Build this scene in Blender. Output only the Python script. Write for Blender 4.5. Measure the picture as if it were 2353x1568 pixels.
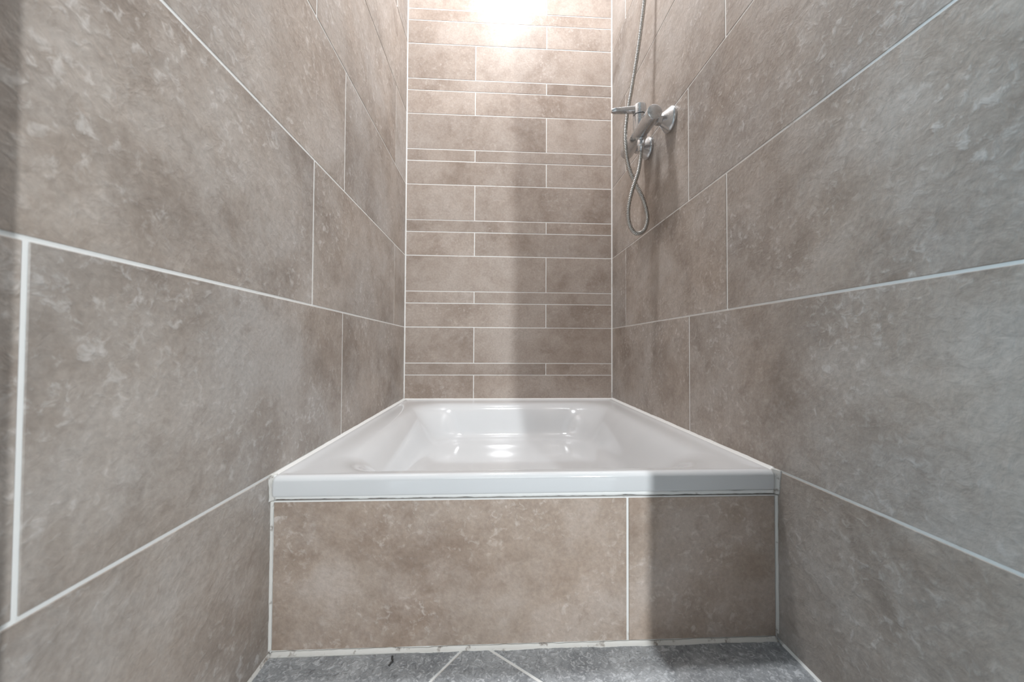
import bpy, bmesh, math, random
from mathutils import Vector, Matrix, noise
random.seed(7)
for o in list(bpy.data.objects):
    bpy.data.objects.remove(o)
S = bpy.context.scene
COL = S.collection

# ------------------------------------------------------------------ dimensions (metres)
# x: left wall 0 -> right wall W, y: tray front 0 -> back wall D (camera at negative y), z: floor 0 up
W, D, CEIL = .8816, .8909, 2.60
TRAY = .300            # tray rim = first horizontal joint of the side walls
ROW, LEN = .302, .602  # pitch of the 30 x 60 cm wall tiles
GAP = .0040
NICHE_Y = -.43          # front end of the niche walls, where the guessed shadow-casting jambs stand unseen

# ------------------------------------------------------------------ camera
yaw, pitch, roll = -.0506, .0192, .0048
cyw, syw, cp, sp = math.cos(yaw), math.sin(yaw), math.cos(pitch), math.sin(pitch)
fwd = Vector((-syw*cp, cyw*cp, sp)); r0 = Vector((cyw, syw, 0)); u0 = r0.cross(fwd)
right = r0*math.cos(roll) + u0*math.sin(roll); up = u0*math.cos(roll) - r0*math.sin(roll)
cam_d = bpy.data.cameras.new('camera'); cam = bpy.data.objects.new('camera', cam_d); COL.objects.link(cam)
cam_d.sensor_fit = 'HORIZONTAL'; cam_d.sensor_width = 36.0
cam_d.lens = 824.55/2353*36.0
cam_d.clip_start = .01
m = Matrix((right, up, -fwd)).transposed().to_4x4(); m.translation = Vector((.3733, -.6284, .5162))
cam.matrix_world = m
cam_d.dof.use_dof = True; cam_d.dof.focus_distance = .95; cam_d.dof.aperture_fstop = 5.0
S.camera = cam

# ------------------------------------------------------------------ world, lights, exposure
wd = bpy.data.worlds.new('world'); S.world = wd; wd.use_nodes = True
wd.node_tree.nodes['Background'].inputs[0].default_value = (.75, .85, 1, 1)
wd.node_tree.nodes['Background'].inputs[1].default_value = .05
def area(name, loc, target, power, color, size, shape='DISK', size_y=None, spread=None):
    l = bpy.data.lights.new(name, 'AREA'); l.energy = power; l.color = color; l.shape = shape; l.size = size
    if size_y: l.size_y = size_y
    if spread: l.spread = spread
    o = bpy.data.objects.new(name, l); COL.objects.link(o); o.location = loc
    o.rotation_euler = (Vector(target) - Vector(loc)).to_track_quat('-Z', 'Y').to_euler()
    return o
area('shower_ceiling_lamp', (.455, .36, 2.585), (.455, .36, 0), 21, (.955, .975, 1), .16)
area('room_key_lamp', (1.032, -1.80, 1.00), (.42, .1, .35), 21, (.91, .97, 1), .048)  # unseen lamp, set on the line of the riser shadow
area('room_fill_left', (-.59, -.72, 1.25), (.88, -.35, .6), 21, (.38, .75, 1), .30, 'RECTANGLE', 1.2)  # added cool fill for the near right wall, no window modelled
area('room_fill_right', (2.19, -1.20, 1.05), (0, -.3, .6), 4, (.40, .76, 1), .7, 'RECTANGLE', 1.2)  # added cool fill for the near left wall, no window modelled
area('room_fill_rear', (.45, -2.97, 1.45), (.45, 0, .8), 8, (.95, 1, 1), 1.1, 'RECTANGLE', 1.2)  # added frontal fill to lift the back wall, no window modelled
vs = S.view_settings
vs.view_transform = 'Standard'; vs.look = 'None'; vs.gamma = 1; vs.use_curve_mapping = False
vs.exposure = 0.48

# ------------------------------------------------------------------ material helpers
def new_mat(name):
    m = bpy.data.materials.new(name); m.use_nodes = True
    nt = m.node_tree; return m, nt, nt.nodes['Principled BSDF']
def nd(nt, t, **kw):
    n = nt.nodes.new(t)
    for k, v in kw.items():
        if k in n.inputs.keys(): n.inputs[k].default_value = v
        else: setattr(n, k, v)
    return n
def ramp(nt, src, stops):
    r = nt.nodes.new('ShaderNodeValToRGB'); e = r.color_ramp.elements
    while len(e) < len(stops): e.new(.5)
    for el, (p, c) in zip(e, stops):
        el.position = p; el.color = (*c, 1) if not isinstance(c, (int, float)) else (c, c, c, 1)
    nt.links.new(src, r.inputs[0]); return r
def mix(nt, fac, a, b, mode='MIX'):
    n = nt.nodes.new('ShaderNodeMix'); n.data_type = 'RGBA'; n.blend_type = mode
    for i, v in ((0, fac), (6, a), (7, b)):
        if hasattr(v, 'default_value') or hasattr(v, 'is_linked'): nt.links.new(v, n.inputs[i])
        elif isinstance(v, (int, float)): n.inputs[i].default_value = v if i == 0 else (v, v, v, 1)
        else: n.inputs[i].default_value = (*v, 1)
    return n.outputs[2]
def obj_coords(nt, spread=37.0, stretch=(1, 1, 1)):
    tc = nt.nodes.new('ShaderNodeTexCoord'); oi = nt.nodes.new('ShaderNodeObjectInfo')
    mul = nd(nt, 'ShaderNodeVectorMath', operation='MULTIPLY'); mul.inputs[1].default_value = (spread, spread*1.7, spread*.6)
    nt.links.new(oi.outputs['Random'], mul.inputs[0])
    sc = nd(nt, 'ShaderNodeVectorMath', operation='MULTIPLY'); sc.inputs[1].default_value = stretch
    nt.links.new(tc.outputs['Object'], sc.inputs[0])
    add = nd(nt, 'ShaderNodeVectorMath', operation='ADD')
    nt.links.new(sc.outputs[0], add.inputs[0]); nt.links.new(mul.outputs[0], add.inputs[1])
    return add.outputs[0], oi.outputs['Random']
def nz(nt, vec, scale, detail=6, rough=.55, dist=0.0):
    n = nd(nt, 'ShaderNodeTexNoise', Scale=scale, Detail=detail, Roughness=rough, Distortion=dist)
    nt.links.new(vec, n.inputs['Vector']); return n.outputs['Fac']

def tile_material(name, dark, mid, light, fleck, rough=(.38, .52), bump=.45, spec=.5, hue=.6):
    m, nt, b = new_mat(name)
    v, rnd = obj_coords(nt)
    n1 = nz(nt, v, 4.2, 10, .66, .25)
    base = ramp(nt, n1, [(.36, dark), (.5, mid), (.64, light)]).outputs[0]
    n2 = nz(nt, v, 15, 8, .68, .35)
    base = mix(nt, ramp(nt, n2, [(.47, 0.0), (.66, .55)]).outputs[0], base, light)
    patch = nz(nt, v, 5.5, 3, .5, .2)
    n3 = nz(nt, v, 72, 5, .62, .5)          # small pale trowel flecks, gathered in patches
    f3 = nd(nt, 'ShaderNodeMath', operation='MULTIPLY')
    nt.links.new(ramp(nt, n3, [(.54, 0.0), (.67, .62)]).outputs[0], f3.inputs[0])
    nt.links.new(ramp(nt, patch, [(.40, .12), (.60, 1.0)]).outputs[0], f3.inputs[1])
    base = mix(nt, f3.outputs[0], base, fleck)
    n4 = nz(nt, v, 24, 7, .68, .4)
    base = mix(nt, ramp(nt, n4, [(.32, .4), (.46, 0.0)]).outputs[0], base, dark)
    n5 = nz(nt, v, 150, 3, .6, .3)
    base = mix(nt, .35, base, mix(nt, 1.0, base, ramp(nt, n5, [(.3, .72), (.7, 1.28)]).outputs[0], 'MULTIPLY'))
    n6 = nz(nt, v, 3.0, 4, .55, .3)          # greyer and browner clouds
    base = mix(nt, 1.0, base, ramp(nt, n6, [(.34, (1.0+.045*hue, 1.0, 1.0-.055*hue)), (.66, (1.0-.045*hue, 1.0, 1.0+.03*hue))]).outputs[0], 'MULTIPLY')
    # every tile is fired a touch lighter or darker
    hv = nt.nodes.new('ShaderNodeHueSaturation'); mr = nd(nt, 'ShaderNodeMapRange')
    mr.inputs[3].default_value = .93; mr.inputs[4].default_value = 1.06
    nt.links.new(rnd, mr.inputs[0]); nt.links.new(mr.outputs[0], hv.inputs['Value']); nt.links.new(base, hv.inputs['Color'])
    nt.links.new(hv.outputs[0], b.inputs['Base Color'])
    nt.links.new(ramp(nt, n2, [(.3, rough[0]), (.75, rough[1])]).outputs[0], b.inputs['Roughness'])
    hm = nd(nt, 'ShaderNodeMath', operation='MULTIPLY_ADD'); hm.inputs[1].default_value = .8
    nt.links.new(n3, hm.inputs[0]); nt.links.new(nz(nt, v, 13, 5, .6, 1.4), hm.inputs[2])
    bp = nd(nt, 'ShaderNodeBump', Strength=bump, Distance=.004); nt.links.new(hm.outputs[0], bp.inputs['Height'])
    nt.links.new(bp.outputs[0], b.inputs['Normal'])
    b.inputs['Specular IOR Level'].default_value = spec
    return m
TILE = tile_material('beige_grey_concrete_tile', (.255, .210, .180), (.365, .312, .275), (.455, .408, .376), (.62, .58, .555))  # greyer than the riser copy, cool light near the front put into the colour
RISER = tile_material('beige_concrete_tile', (.29, .214, .168), (.41, .322, .264), (.50, .414, .362), (.68, .60, .55))  # same tile tinted warmer, to offset the cool key lamp on the riser
BACK = tile_material('beige_strip_tile', (.305, .242, .202), (.400, .330, .284), (.458, .390, .345), (.51, .445, .405), rough=(.36, .45), bump=.12, spec=.16, hue=.15)  # tint warmed as well, to offset the cool key lamp

def slate_material():
    m, nt, b = new_mat('grey_slate_tile')
    v, rnd = obj_coords(nt)
    n1 = nz(nt, v, 14, 8, .65, 1.0)
    base = ramp(nt, n1, [(.32, (.24, .25, .265)), (.52, (.37, .38, .395)), (.70, (.50, .51, .525))]).outputs[0]
    n2 = nz(nt, v, 125, 5, .65, 1.2)
    base = mix(nt, ramp(nt, n2, [(.52, 0.0), (.62, .75)]).outputs[0], base, (.70, .71, .73))
    base = mix(nt, ramp(nt, n2, [(.32, .55), (.43, 0.0)]).outputs[0], base, (.10, .105, .11))
    nt.links.new(base, b.inputs['Base Color']); b.inputs['Roughness'].default_value = .48
    bp = nd(nt, 'ShaderNodeBump', Strength=.6, Distance=.004); nt.links.new(n2, bp.inputs['Height']); nt.links.new(bp.outputs[0], b.inputs['Normal'])
    return m
SLATE = slate_material()

def grout_material(name, col, dirt, amount=(.62, .74), scale=30, rough=.75):
    m, nt, b = new_mat(name)
    tc = nt.nodes.new('ShaderNodeTexCoord')
    n = nz(nt, tc.outputs['Object'], scale, 6, .65)
    nt.links.new(mix(nt, ramp(nt, n, [(amount[0], 0.0), (amount[1], 1.0)]).outputs[0], col, dirt), b.inputs['Base Color'])
    b.inputs['Roughness'].default_value = rough
    bp = nd(nt, 'ShaderNodeBump', Strength=.3, Distance=.001); nt.links.new(n, bp.inputs['Height']); nt.links.new(bp.outputs[0], b.inputs['Normal'])
    return m
GROUT = grout_material('white_grout', (.84, .825, .80), (.50, .43, .37), (.60, .78))
CAULK = grout_material('white_sealant', (.80, .79, .77), (.22, .14, .09), (.66, .74), 45, .45)
OLD_CAULK = grout_material('stained_sealant', (.70, .67, .63), (.16, .11, .08), (.56, .68), 40, .6)
DIRT = grout_material('dark_gap', (.045, .032, .024), (.10, .07, .05), (.5, .6), 60, .9)

def enamel_material():
    m, nt, b = new_mat('white_enamel')
    tc = nt.nodes.new('ShaderNodeTexCoord'); n = nz(nt, tc.outputs['Object'], 6, 2, .5)
    nt.links.new(ramp(nt, n, [(.3, (.66, .66, .665)), (.7, (.69, .69, .695))]).outputs[0], b.inputs['Base Color'])
    b.inputs['Roughness'].default_value = .10; b.inputs['Coat Weight'].default_value = .4; b.inputs['Coat Roughness'].default_value = .04
    return m
ENAMEL = enamel_material()
def metal_material(name, col, rough, scale=60):
    m, nt, b = new_mat(name)
    tc = nt.nodes.new('ShaderNodeTexCoord'); n = nz(nt, tc.outputs['Object'], scale, 4, .6)
    nt.links.new(ramp(nt, n, [(.3, tuple(c*.93 for c in col)), (.7, col)]).outputs[0], b.inputs['Base Color'])
    nt.links.new(ramp(nt, n, [(.3, rough*.8), (.7, rough*1.25)]).outputs[0], b.inputs['Roughness'])
    b.inputs['Metallic'].default_value = 1
    return m
CHROME = metal_material('satin_chrome', (.66, .675, .69), .24)
STEEL = metal_material('hose_steel', (.52, .505, .48), .34)
PLASTER = grout_material('white_plaster', (.62, .62, .62), (.58, .58, .58), (.4, .6), 4, .8)
JAMB = grout_material('dark_brown_jamb', (.055, .038, .026), (.085, .06, .042), (.4, .6), 8, .45)  # dark so the guessed jambs bounce little light
BLACK = grout_material('matte_black', (.03, .03, .03), (.05, .05, .05), (.4, .6), 40, .5)

# ------------------------------------------------------------------ mesh helpers
def link(name, me, mat=None, parent=None, smooth=False):
    o = bpy.data.objects.new(name, me); COL.objects.link(o)
    if mat and not me.materials: me.materials.append(mat)
    if parent: o.parent = parent
    if smooth: me.shade_smooth()
    return o
def from_bm(name, bm):
    me = bpy.data.meshes.new(name); bmesh.ops.recalc_face_normals(bm, faces=bm.faces); bm.to_mesh(me); bm.free(); return me
def box_mesh(name, lo, hi, bevel=0, seg=1):
    bm = bmesh.new(); bmesh.ops.create_cube(bm, size=1)
    lo, hi = Vector(lo), Vector(hi); c, s = (lo+hi)/2, hi-lo
    for v in bm.verts: v.co = Vector((v.co.x*s.x, v.co.y*s.y, v.co.z*s.z)) + c
    if bevel: bmesh.ops.bevel(bm, geom=bm.edges[:], offset=bevel, segments=seg, affect='EDGES', profile=.5)
    return from_bm(name, bm)
def struct(name, lo, hi, mat):
    o = link(name, box_mesh(name, lo, hi), mat); o['kind'] = 'structure'; return o
TILE_CACHE = {}
def tile(parent, plane, a0, a1, b0, b1, pos, sign, mat, thick=.007, jitter=.0003):
    """One wall tile. plane 'x': spans y (a) and z (b), face at x=pos, outward normal sign*x; 'y': spans x,z; 'z': spans x,y."""
    key = (plane, sign, round(a1-a0, 4), round(b1-b0, 4), mat.name)
    if key not in TILE_CACHE:
        w, h = (a1-a0)/2, (b1-b0)/2
        z0, z1 = (-thick, 0) if sign > 0 else (0, thick)
        ax = {'x': lambda a, b, n: (n, a, b), 'y': lambda a, b, n: (a, n, b), 'z': lambda a, b, n: (a, b, n)}[plane]
        me = box_mesh('tile', ax(-w, -h, z0), ax(w, h, z1), .0007)
        me.materials.append(mat); TILE_CACHE[key] = me
    o = bpy.data.objects.new('tile', TILE_CACHE[key]); COL.objects.link(o); o.parent = parent
    ca, cb = (a0+a1)/2, (b0+b1)/2; p = pos + random.uniform(-jitter, jitter)
    o.location = {'x': (p, ca, cb), 'y': (ca, p, cb), 'z': (ca, cb, p)}[plane]
    return o
def lathe_mesh(name, prof, seg=32, axis='z', origin=(0, 0, 0), flat_sides=None):
    """prof: list of (r, h); revolve around axis through origin."""
    bm = bmesh.new(); rings = []
    O = Vector(origin)
    ax = {'z': lambda c, s, h: (c, s, h), 'x': lambda c, s, h: (h, c, s), 'y': lambda c, s, h: (c, h, s)}[axis]
    n = flat_sides or seg
    for r, h in prof:
        if r < 1e-6: rings.append([bm.verts.new(O + Vector(ax(0, 0, h)))])
        else: rings.append([bm.verts.new(O + Vector(ax(r*math.cos(2*math.pi*i/n), r*math.sin(2*math.pi*i/n), h))) for i in range(n)])
    for A, B in zip(rings, rings[1:]):
        for i in range(n):
            j = (i+1) % n
            if len(A) == 1 and len(B) == 1: continue
            if len(A) == 1: bm.faces.new((A[0], B[i], B[j]))
            elif len(B) == 1: bm.faces.new((A[i], A[j], B[0]))
            else: bm.faces.new((A[i], A[j], B[j], B[i]))
    return from_bm(name, bm)
def catmull(pts, n):
    P = [Vector(p) for p in pts]; P = [2*P[0]-P[1]] + P + [2*P[-1]-P[-2]]; out = []
    for i in range(1, len(P)-2):
        for k in range(n):
            t = k/n; a, b, c, d = P[i-1:i+3]
            out.append(.5*((2*b) + (c-a)*t + (2*a-5*b+4*c-d)*t*t + (3*b-a-3*c+d)*t**3))
    out.append(P[-2]); return out
def resample(pts, step):
    out = [pts[0].copy()]; acc = 0
    for a, b in zip(pts, pts[1:]):
        L = (b-a).length; d = step-acc
        while d <= L and L > 0:
            out.append(a.lerp(b, d/L)); d += step
        acc = (L - (d-step)) if L > 0 else acc
    return out
def sweep_mesh(name, pts, radius, seg=12, cap=True):
    """radius: function(i) -> r"""
    bm = bmesh.new(); rings = []; prev = None
    for i, p in enumerate(pts):
        t = (pts[min(i+1, len(pts)-1)] - pts[max(i-1, 0)]).normalized()
        if prev is None: prev = t.orthogonal().normalized()
        nrm = (prev - t*prev.dot(t)).normalized(); prev = nrm; bn = t.cross(nrm); r = radius(i)
        rings.append([bm.verts.new(p + (nrm*math.cos(2*math.pi*k/seg) + bn*math.sin(2*math.pi*k/seg))*r) for k in range(seg)])
    for A, B in zip(rings, rings[1:]):
        for k in range(seg): bm.faces.new((A[k], A[(k+1) % seg], B[(k+1) % seg], B[k]))
    if cap: bm.faces.new(rings[0]); bm.faces.new(rings[-1])
    return from_bm(name, bm)
def bead_mesh(name, p0, p1, u, v, w, h, n=80, rough=.15, seed=0, skip=0.0, arc=5):
    """A hand-run bead of sealant in a corner: from p0 to p1, legs of length w along u and h along v, slightly hollow face, wavy width."""
    p0, p1, u, v = Vector(p0), Vector(p1), Vector(u), Vector(v)
    bm = bmesh.new(); prev = None
    for i in range(n+1):
        c = p0.lerp(p1, i/n); s = i/n*(p1-p0).length
        k = 1 + rough*(noise.noise((s*22, seed*3.1, 0)) + .7*noise.noise((s*90, seed*5.3, 1.0)))
        k2 = 1 + rough*(noise.noise((s*25, seed*7.7, 4)) + .7*noise.noise((s*80, seed*1.3, 9.0)))
        ring = [c - u*.001 - v*.001]
        for j in range(arc+1):
            t = j/arc; a = (1-t)**1.25; b_ = t**1.25
            ring.append(c + u*(w*k*a) + v*(h*k2*b_) - (u+v)*.0008*(1 if j in (0, arc) else 0)*0)
        vs_ = [bm.verts.new(q) for q in ring]
        if prev:
            for j in range(len(vs_)): 
                q = (j+1) % len(vs_); bm.faces.new((prev[j], prev[q], vs_[q], vs_[j]))
        else: bm.faces.new(vs_)
        prev = vs_
    bm.faces.new(prev)
    return from_bm(name, bm)

# ------------------------------------------------------------------ walls and tiles
def rows_side(wall, xpos, sign, j1, j2, y0, y1):
    g = GAP/2
    nrows = int((CEIL)/ROW) + 1
    for r in range(nrows):
        z0 = TRAY + (r-1)*ROW; z1 = min(z0 + ROW, CEIL)
        z0 = max(z0, 0)
        if z1 - z0 < .02: continue
        j = j1 if r % 2 else j2
        cuts = [y0] + sorted(c for c in (j-2*LEN, j-LEN, j, j+LEN) if y0+.02 < c < y1-.02) + [y1]
        for a, b in zip(cuts, cuts[1:]):
            tile(wall, 'x', a+g, b-g, z0+g, z1-g, xpos, sign, TILE)
wl = struct('wall_left', (-.10, NICHE_Y, 0), (-.0009, D+.1, CEIL), GROUT)
rows_side(wl, 0.0, 1, .278, .1284, NICHE_Y-GAP, D)
wr = struct('wall_right', (W+.0009, NICHE_Y, 0), (W+.10, D+.1, CEIL), GROUT)
rows_side(wr, W, -1, .282, .1286, NICHE_Y-GAP, D)
wb = struct('wall_back', (0, D+.0007, 0), (W, D+.10, CEIL), GROUT)
g = .0016
tall, thin, wide = .101, .151, .302
for k in range(8):
    for i, (a, b) in enumerate(((0, tall), (tall, thin), (thin, wide))):
        z0, z1 = TRAY + k*ROW + a, min(TRAY + k*ROW + b, CEIL)
        if z1 - z0 < .02: continue
        cut = .289 if (k + i) % 2 == 0 else .5945
        cuts = [0, W] if (k, i) == (5, 1) else [0, cut, W]
        for p, q in zip(cuts, cuts[1:]):
            tile(wb, 'y', p+(g if p else .003), q-(g if q < W else .003), z0+g, z1-g, D, -1, BACK)
# tiled riser under the tray (its front is a hair out of square)
ws = struct('wall_tray_riser', (0, .0012, 0), (W, .055, .2548), GROUT)
tile(ws, 'y', .0035, .6085, .0055, .2525, 0.0, -1, RISER, jitter=0)
tile(ws, 'y', .6125, W-.0035, .0055, .2525, 0.0, -1, RISER, jitter=0)
ws.rotation_euler.z = -.008; ws.location = (0, .003, 0)

# floor: slate tiles laid on the diagonal
fl = struct('floor', (-.6, -3.0, -.10), (2.2, D, -.0012), GROUT)
import itertools
ang = math.atan2(-.62, .785); ca, sa = math.cos(ang), math.sin(ang); FL = .60; V0 = Vector((.340, .0196))
def floor_tile(i, j):
    # square tile clipped to the floor area
    g = .0028
    c = [(i*FL+g, j*FL+g), ((i+1)*FL-g, j*FL+g), ((i+1)*FL-g, (j+1)*FL-g), (i*FL+g, (j+1)*FL-g)]
    P = [Vector((V0.x + a*ca - b*sa, V0.y + a*sa + b*ca)) for a, b in c]
    def clip(P, f):
        out = []
        for A, B in zip(P, P[1:]+P[:1]):
            fa, fb = f(A), f(B)
            if fa >= 0: out.append(A)
            if (fa >= 0) != (fb >= 0): out.append(A.lerp(B, fa/(fa-fb)))
        return out
    lim = [lambda p: p.x-.003, lambda p: W-.003-p.x, lambda p: -.005-p.y, lambda p: p.y+1.4]
    for f in lim:
        P = clip(P, f)
        if len(P) < 3: return
    area_ = abs(sum(a.x*b.y-b.x*a.y for a, b in zip(P, P[1:]+P[:1])))/2
    if area_ < 1e-4: return
    c0 = sum(P, Vector((0, 0)))/len(P)
    bm = bmesh.new(); f = bm.faces.new([bm.verts.new((p.x-c0.x, p.y-c0.y, -.008)) for p in P])
    e = bmesh.ops.extrude_face_region(bm, geom=[f]); 
    for v in e['geom']:
        if isinstance(v, bmesh.types.BMVert): v.co.z = 0
    me = from_bm('tile', bm); o = link('tile', me, SLATE, fl); o.location = (c0.x, c0.y, 0)
for i, j in itertools.product(range(-3, 4), range(-4, 3)): floor_tile(i, j)

struct('ceiling', (-.7, -3.0, CEIL), (2.3, D+.1, CEIL+.1), PLASTER)
# the room behind the camera, seen only through its light
struct('shadow_jamb_left', (-.6, -.50, 0), (.06, -.416, CEIL), JAMB)  # guessed unseen jamb, shaped to shade the near end of the left wall
struct('shadow_jamb_right', (.758, -.52, 0), (2.2, NICHE_Y, CEIL), JAMB)  # guessed unseen jamb, shaped to cast the shadow edge on the riser
struct('wall_room_left', (-.7, -3.0, 0), (-.6, -.43, CEIL), PLASTER)
struct('wall_room_right', (2.2, -3.0, 0), (2.3, -.43, CEIL), PLASTER)
struct('wall_room_rear', (-.7, -3.1, 0), (2.3, -3.0, CEIL), PLASTER)

# corner joints and floor sealant (parts of the walls they sit on)
def bead(name, parent, p0, p1, u, v, w, h, mat, seed, rough=.15, n=80):
    o = link(name, bead_mesh(name, p0, p1, u, v, w, h, n, rough, seed), mat, parent, True); return o
bead('corner_joint', wb, (0, D, TRAY+.004), (0, D, CEIL), (1, 0, 0), (0, -1, 0), .0042, .0042, GROUT, 1, .08)
bead('corner_joint', wb, (W, D, TRAY+.004), (W, D, CEIL), (-1, 0, 0), (0, -1, 0), .0042, .0042, GROUT, 2, .08)
def on_riser(x): return .003 - .008*x
bead('corner_joint', wl, (0, on_riser(0), .006), (0, on_riser(0), .255), (1, 0, 0), (0, -1, 0), .0034, .0034, OLD_CAULK, 3, .3)
bead('corner_joint', wr, (W, on_riser(W), .010), (W, on_riser(W), .255), (-1, 0, 0), (0, -1, 0), .0034, .0034, OLD_CAULK, 4, .3)
b1 = bead('sealant_bead', fl, (.003, on_riser(0), 0), (W-.003, on_riser(W), 0), (0, -1, 0), (0, 0, 1), .0060, .0050, OLD_CAULK, 5, .30, 200)
bead('sealant_bead', fl, (0, on_riser(0), 0), (0, NICHE_Y, 0), (1, 0, 0), (0, 0, 1), .0045, .004, OLD_CAULK, 6, .35, 120)
bead('sealant_bead', fl, (W, on_riser(W)-.012, 0), (W, NICHE_Y, 0), (-1, 0, 0), (0, 0, 1), .004, .003, GROUT, 7, .15, 120)

# ------------------------------------------------------------------ shower tray
def thing(name, label, cat, loc=(0, 0, 0)):
    o = bpy.data.objects.new(name, None); COL.objects.link(o); o.location = loc; o.empty_display_size = .05
    o['label'] = label; o['category'] = cat; return o
tray = thing('shower_tray', 'glossy white enamel shower tray with deep rounded basin set on a tiled riser', 'shower tray', (W/2, D/2, .265))
TX0, TX1, TY0, TY1 = .0045, W-.0045, -.0095, D-.0015
def superrect(cx, cy, hx, hy, r, n=14, mflat=6):
    """rounded rectangle outline, fixed vertex count, counter-clockwise"""
    pts = []
    for qx, qy, a0 in ((1, 1, 0), (-1, 1, 90), (-1, -1, 180), (1, -1, 270)):
        for k in range(n+1):
            a = math.radians(a0 + 90*k/n)
            pts.append((cx + qx*(hx-r) + r*math.cos(a), cy + qy*(hy-r) + r*math.sin(a)))
    return pts
def tray_mesh():
    bm = bmesh.new(); loops = []
    def add(x0, x1, y0, y1, r, z, zf=None):
        pts = superrect((x0+x1)/2, (y0+y1)/2, (x1-x0)/2, (y1-y0)/2, r)
        loops.append([bm.verts.new((x - W/2, y - D/2, (zf(x, y) if zf else z) - .265)) for x, y in pts])
    R = TRAY
    # outer apron: from the bottom of the front lip up and over the rounded edge
    add(TX0+.006, TX1-.006, TY0+.006, TY1-.006, .004, .2655)
    add(TX0+.001, TX1-.001, TY0+.0015, TY1-.001, .005, .2655)
    add(TX0, TX1, TY0, TY1, .006, .2675)
    add(TX0, TX1, TY0, TY1, .006, .2860)
    k = .0105
    for a in range(1, 8):
        t = math.radians(90*a/7); i = k*(1-math.cos(t))
        add(TX0+i*.6, TX1-i*.6, TY0+i, TY1-i*.6, .007, .2895 + k*math.sin(t))
    # slight raised bead, then the flat rim falling gently to the basin
    add(TX0+.012, TX1-.012, TY0+.016, TY1-.012, .010, R-.0008)
    add(TX0+.020, TX1-.020, TY0+.020, TY1-.020, .014, R-.0040)
    add(TX0+.038, TX1-.038, TY0+.0270, TY1-.044, .062, R-.0046)
    # basin wall
    L0, L1, F, B = .060, W-.060, .030, D-.066
    secs = [(0, 0, .0056, .095), (.013, .006, .0082, .106), (.024, .012, .0135, .114), (.034, .0175, .0215, .120), (.043, .0225, .0320, .124),
            (.058, .031, .054, .126), (.072, .038, .079, .124), (.083, .044, .097, .118), (.092, .050, .1085, .112), (.103, .058, .1170, .105), (.117, .070, .1223, .097), (.134, .085, .1245, .085)]
    for i, fi, dz, r in secs:
        add(L0+i, L1-i, F+fi, B-i, r, R-dz)
    # floor falling to the middle
    for s, dz in ((.155, .1249), (.20, .1253), (.26, .1257)):
        add(L0+s, L1-s, F+s*.9, B-s, max(.03, .09-s*.2), R-dz)
    for A, Bq in zip(loops, loops[1:]):
        n = len(A)
        for q in range(n): bm.faces.new((A[q], A[(q+1) % n], Bq[(q+1) % n], Bq[q]))
    bm.faces.new(loops[-1])
    return from_bm('basin', bm)
basin = link('basin', tray_mesh(), ENAMEL, tray, True)
sub = basin.modifiers.new('smooth', 'SUBSURF'); sub.levels = 2; sub.render_levels = 2

def tray_part(name, me, mat, smooth=True):
    o = link(name, me, mat, tray, smooth); o.matrix_parent_inverse = Matrix.Translation(-tray.location); return o
# sealant between tray and tiles
o = tray_part('sealant_bead', bead_mesh('sealant_bead', (0, .0, TRAY-.003), (0, D, TRAY+.0), (1, 0, 0), (0, 0, 1), .012, .0045, 140, .16, 11), CAULK); 
o = tray_part('sealant_bead', bead_mesh('sealant_bead', (W, .0, TRAY-.003), (W, D, TRAY+.0), (-1, 0, 0), (0, 0, 1), .012, .0055, 140, .16, 12), CAULK)
o = tray_part('sealant_bead', bead_mesh('sealant_bead', (0, D, TRAY-.001), (W, D, TRAY-.001), (0, -1, 0), (0, 0, 1), .010, .0045, 100, .10, 13), CAULK)
# ends of the front lip, filled against the side walls
o = tray_part('sealant_bead', bead_mesh('sealant_bead', (0, .006, .257), (0, .004, .301), (1, 0, 0), (0, -1, 0), .0085, .012, 40, .25, 14), OLD_CAULK)
o = tray_part('sealant_bead', bead_mesh('sealant_bead', (W, .0, .257), (W, -.002, .301), (-1, 0, 0), (0, -1, 0), .0085, .012, 40, .25, 15), OLD_CAULK)
# strip of sealant below the lip with a torn lower edge, a dark slit under it
def torn_strip(name, x0, x1, ztop, h, n=220, seed=0, depth=.010, torn=.0010):
    bm = bmesh.new(); prev = None
    for i in range(n+1):
        x = x0 + (x1-x0)*i/n; s = x
        y = on_riser(x) - .0042 - .0006*noise.noise((s*40, seed, 0))
        zt = ztop + .0005*noise.noise((s*70, seed, 5)) - max(0, noise.noise((s*18, seed, 6))-.42)*.006
        zb = ztop - h + torn*(noise.noise((s*30, seed, 2)) + .8*noise.noise((s*130, seed, 3))) + max(0, noise.noise((s*14, seed, 8))-.35)*.006
        ring = [(x, y+depth, zt), (x, y+.0006, zt), (x, y, zt-.0009), (x, y-.0002, (zt+zb)/2), (x, y, zb+.0009), (x, y+.0006, zb), (x, y+depth, zb)]
        v = [bm.verts.new(q) for q in ring]
        if prev:
            for j in range(len(v)): q = (j+1) % len(v); bm.faces.new((prev[j], prev[q], v[q], v[j]))
        else: bm.faces.new(v)
        prev = v
    bm.faces.new(prev); return from_bm(name, bm)
tray_part('sealant_strip', torn_strip('sealant_strip', .006, W-.008, TRAY-.0348, .0060, seed=21), CAULK)
tray_part('sealant_gap', box_mesh('sealant_gap', (.004, .0075, .2545), (W-.004, .03, .2665)), DIRT, False)

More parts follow.
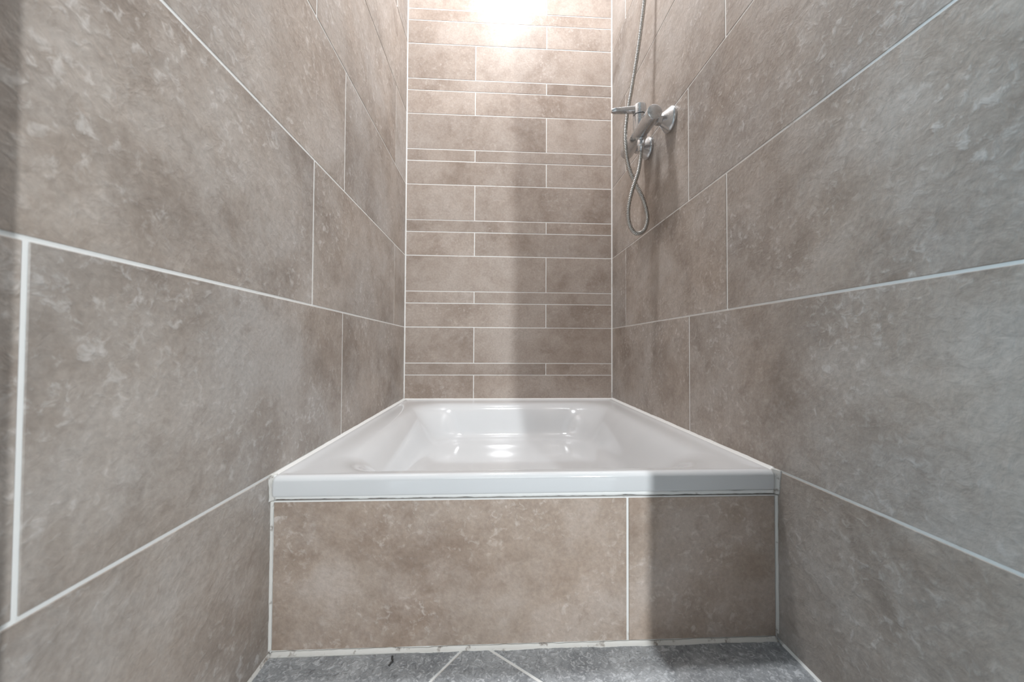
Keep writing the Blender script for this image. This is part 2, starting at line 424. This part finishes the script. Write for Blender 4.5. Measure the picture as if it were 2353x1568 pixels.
# ------------------------------------------------------------------ shower mixer on the right wall
MX, MY, MZ = W-.063, .447, 1.178
mix_t = thing('shower_mixer', 'satin chrome wall mixer tap with flat lever handle on the tiled right wall', 'shower mixer', (W, MY, MZ))
def mpart(name, me, mat=CHROME, parent=None, smooth=True, label=None):
    o = link(name, me, mat, mix_t if parent is None else parent, smooth)
    base = mix_t
    o.matrix_parent_inverse = Matrix.Translation(-mix_t.location)
    if label: o['label'] = label
    return o
def auto(o, deg=35):
    me = o.data
    for p in me.polygons: p.use_smooth = True
    bm = bmesh.new(); bm.from_mesh(me)
    for e in bm.edges:
        if len(e.link_faces) == 2 and e.calc_face_angle(0) > math.radians(deg): e.smooth = False
    bm.to_mesh(me); bm.free()
# body: horizontal bar along y, thicker round ends, swelling in the middle
prof = [(0, -.108), (.0200, -.108), (.0210, -.1074), (.0214, -.1060), (.0214, -.070), (.0205, -.045), (.0198, -.020), (.0198, .020), (.0205, .045), (.0214, .070), (.0214, .106), (.0210, .1074), (.0200, .108), (0, .108)]
auto(mpart('body', lathe_mesh('body', prof, 40, 'y', (MX, MY, MZ))))
for s in (-1, 1):
    y = MY + s*.075
    # flared wall rosette, faceted cone
    rp = [(0, 0), (.0345, 0), (.0355, -.003), (.0345, -.0085), (.032, -.011), (.0165, -.030), (.0150, -.031), (0, -.031)]
    auto(mpart('rosette', lathe_mesh('rosette', rp, 40, 'x', (W, y, MZ)), label='flared wall rosette'))
    auto(mpart('union_nut', lathe_mesh('union_nut', [(0, -.029), (.0145, -.029), (.0165, -.031), (.0165, -.043), (.0145, -.045), (0, -.045)], 6, 'x', (W, y, MZ), flat_sides=6)), 25)
    auto(mpart('inlet', lathe_mesh('inlet', [(.0125, -.043), (.0125, -.062)], 24, 'x', (W, y, MZ))))
# cartridge housing standing on the body
auto(mpart('cartridge_housing', lathe_mesh('cartridge_housing', [(0, -.004), (.0170, -.004), (.0180, .010), (.0196, .045), (.0196, .0555), (.0184, .0568), (0, .0568)], 36, 'z', (MX+.001, MY, MZ))))
auto(mpart('shadow_ring', lathe_mesh('shadow_ring', [(0, .0565), (.0176, .0565), (.0176, .0590), (0, .0590)], 32, 'z', (MX+.001, MY, MZ)), BLACK))  # black ring stands in for the shade in the gap under the lever
hub = mpart('lever', lathe_mesh('lever', [(0, .0588), (.0186, .0588), (.0200, .0602), (.0200, .084), (.0190, .0885), (.0160, .0908), (0, .0913)], 36, 'z', (MX+.001, MY, MZ)))
auto(hub)
def lever_blade():
    bm = bmesh.new(); prev = None; n = 14
    for i in range(n+1):
        t = i/n; x = MX + .002 - .088*t; z = MZ + .0780 - .007*t; y = MY + .002*t
        hw = .0115 - .0035*t; hh = .0092 - .0030*t
        if i >= n-2: hw *= (.9, .62)[i-n+1] if i > n-2 else 1; hh *= (.9, .7)[i-n+1] if i > n-2 else 1
        ring = [bm.verts.new((x, y + hw*math.copysign(abs(math.cos(a))**.45, math.cos(a)), z + hh*math.copysign(abs(math.sin(a))**.45, math.sin(a)))) for a in [2*math.pi*k/20 for k in range(20)]]
        if prev:
            for k in range(20): bm.faces.new((prev[k], prev[(k+1) % 20], ring[(k+1) % 20], ring[k]))
        else: bm.faces.new(ring)
        prev = ring
    bm.faces.new(prev); return from_bm('lever_blade', bm)
bl = mpart('lever_blade', lever_blade()); auto(bl, 50)
# outlet spout under the body
auto(mpart('outlet', lathe_mesh('outlet', [(0, -.004), (.0195, -.004), (.0178, -.013), (.0140, -.0205), (.0118, -.0225), (0, -.0225)], 30, 'z', (MX+.003, MY-.004, MZ))))

# ------------------------------------------------------------------ shower hose
hose = thing('shower_hose', 'ribbed steel shower hose hanging in a loop below the mixer tap', 'hose', (W-.02, .447, 1.99))
HX, HY = MX+.003, MY-.004
pts = [(HX, HY, 1.130), (HX-.0015, HY, 1.105), (.812, .444, 1.056), (.7935, .446, .998), (.785, .452, .945), (.790, .457, .905), (.805, .462, .881), (.823, .465, .876),
       (.842, .468, .888), (.853, .471, .920), (.851, .474, .955), (.840, .477, .995), (.820, .480, 1.038), (.803, .482, 1.078), (.793, .482, 1.118), (.787, .481, 1.165), (.787, .481, 1.21),
       (.7935, .480, 1.27), (.806, .477, 1.345), (.8205, .472, 1.44), (.832, .467, 1.53), (.8415, .462, 1.62), (.850, .456, 1.74), (.853, .450, 1.86), (.853, .447, 1.955)]
sub_ = .005/5
cv = resample(catmull(pts, 40), sub_)
def hr(i):
    q = (i % 5)/5; return .0068 if q < .55 else .0057
hm_ = link('tube', sweep_mesh('tube', cv, hr, 14), STEEL, hose, True); hm_.matrix_parent_inverse = Matrix.Translation(-hose.location)
def hpart(name, me, mat=CHROME):
    o = link(name, me, mat, hose, True); o.matrix_parent_inverse = Matrix.Translation(-hose.location); auto(o); return o
hpart('hose_nut', lathe_mesh('hose_nut', [(0, 1.1552), (.0120, 1.1552), (.0126, 1.1540), (.0122, 1.1400), (.0092, 1.1375), (.0088, 1.1240), (.0078, 1.1225), (0, 1.1225)], 26, 'z', (HX, HY, 0)))
hpart('hose_nut', lathe_mesh('hose_nut', [(0, 1.93), (.0088, 1.93), (.0092, 1.95), (.0120, 1.985), (0, 1.985)], 26, 'z', (.853, .447, 0)))
hpart('wall_elbow', sweep_mesh('wall_elbow', catmull([(.853, .447, 1.98), (.853, .447, 2.005), (.862, .447, 2.022), (W, .447, 2.026)], 8), lambda i: .0115, 20))

# ------------------------------------------------------------------ a bit of dark fluff on the floor
fx, fy = .208, -.022
fl_pts = catmull([(fx-.0005, fy+.012, .0006), (fx+.0005, fy+.006, .0014), (fx+.003, fy+.001, .0010), (fx+.001, fy-.003, .0012), (fx-.001, fy-.007, .0007)], 6)
fz = link('hair_tuft', sweep_mesh('hair_tuft', fl_pts, lambda i: .0009 + .0007*math.sin(i*.6)**2, 8), BLACK, None, True)
fz['label'] = 'tiny dark curled hair tuft on the grey floor tile before the riser'; fz['category'] = 'debris'
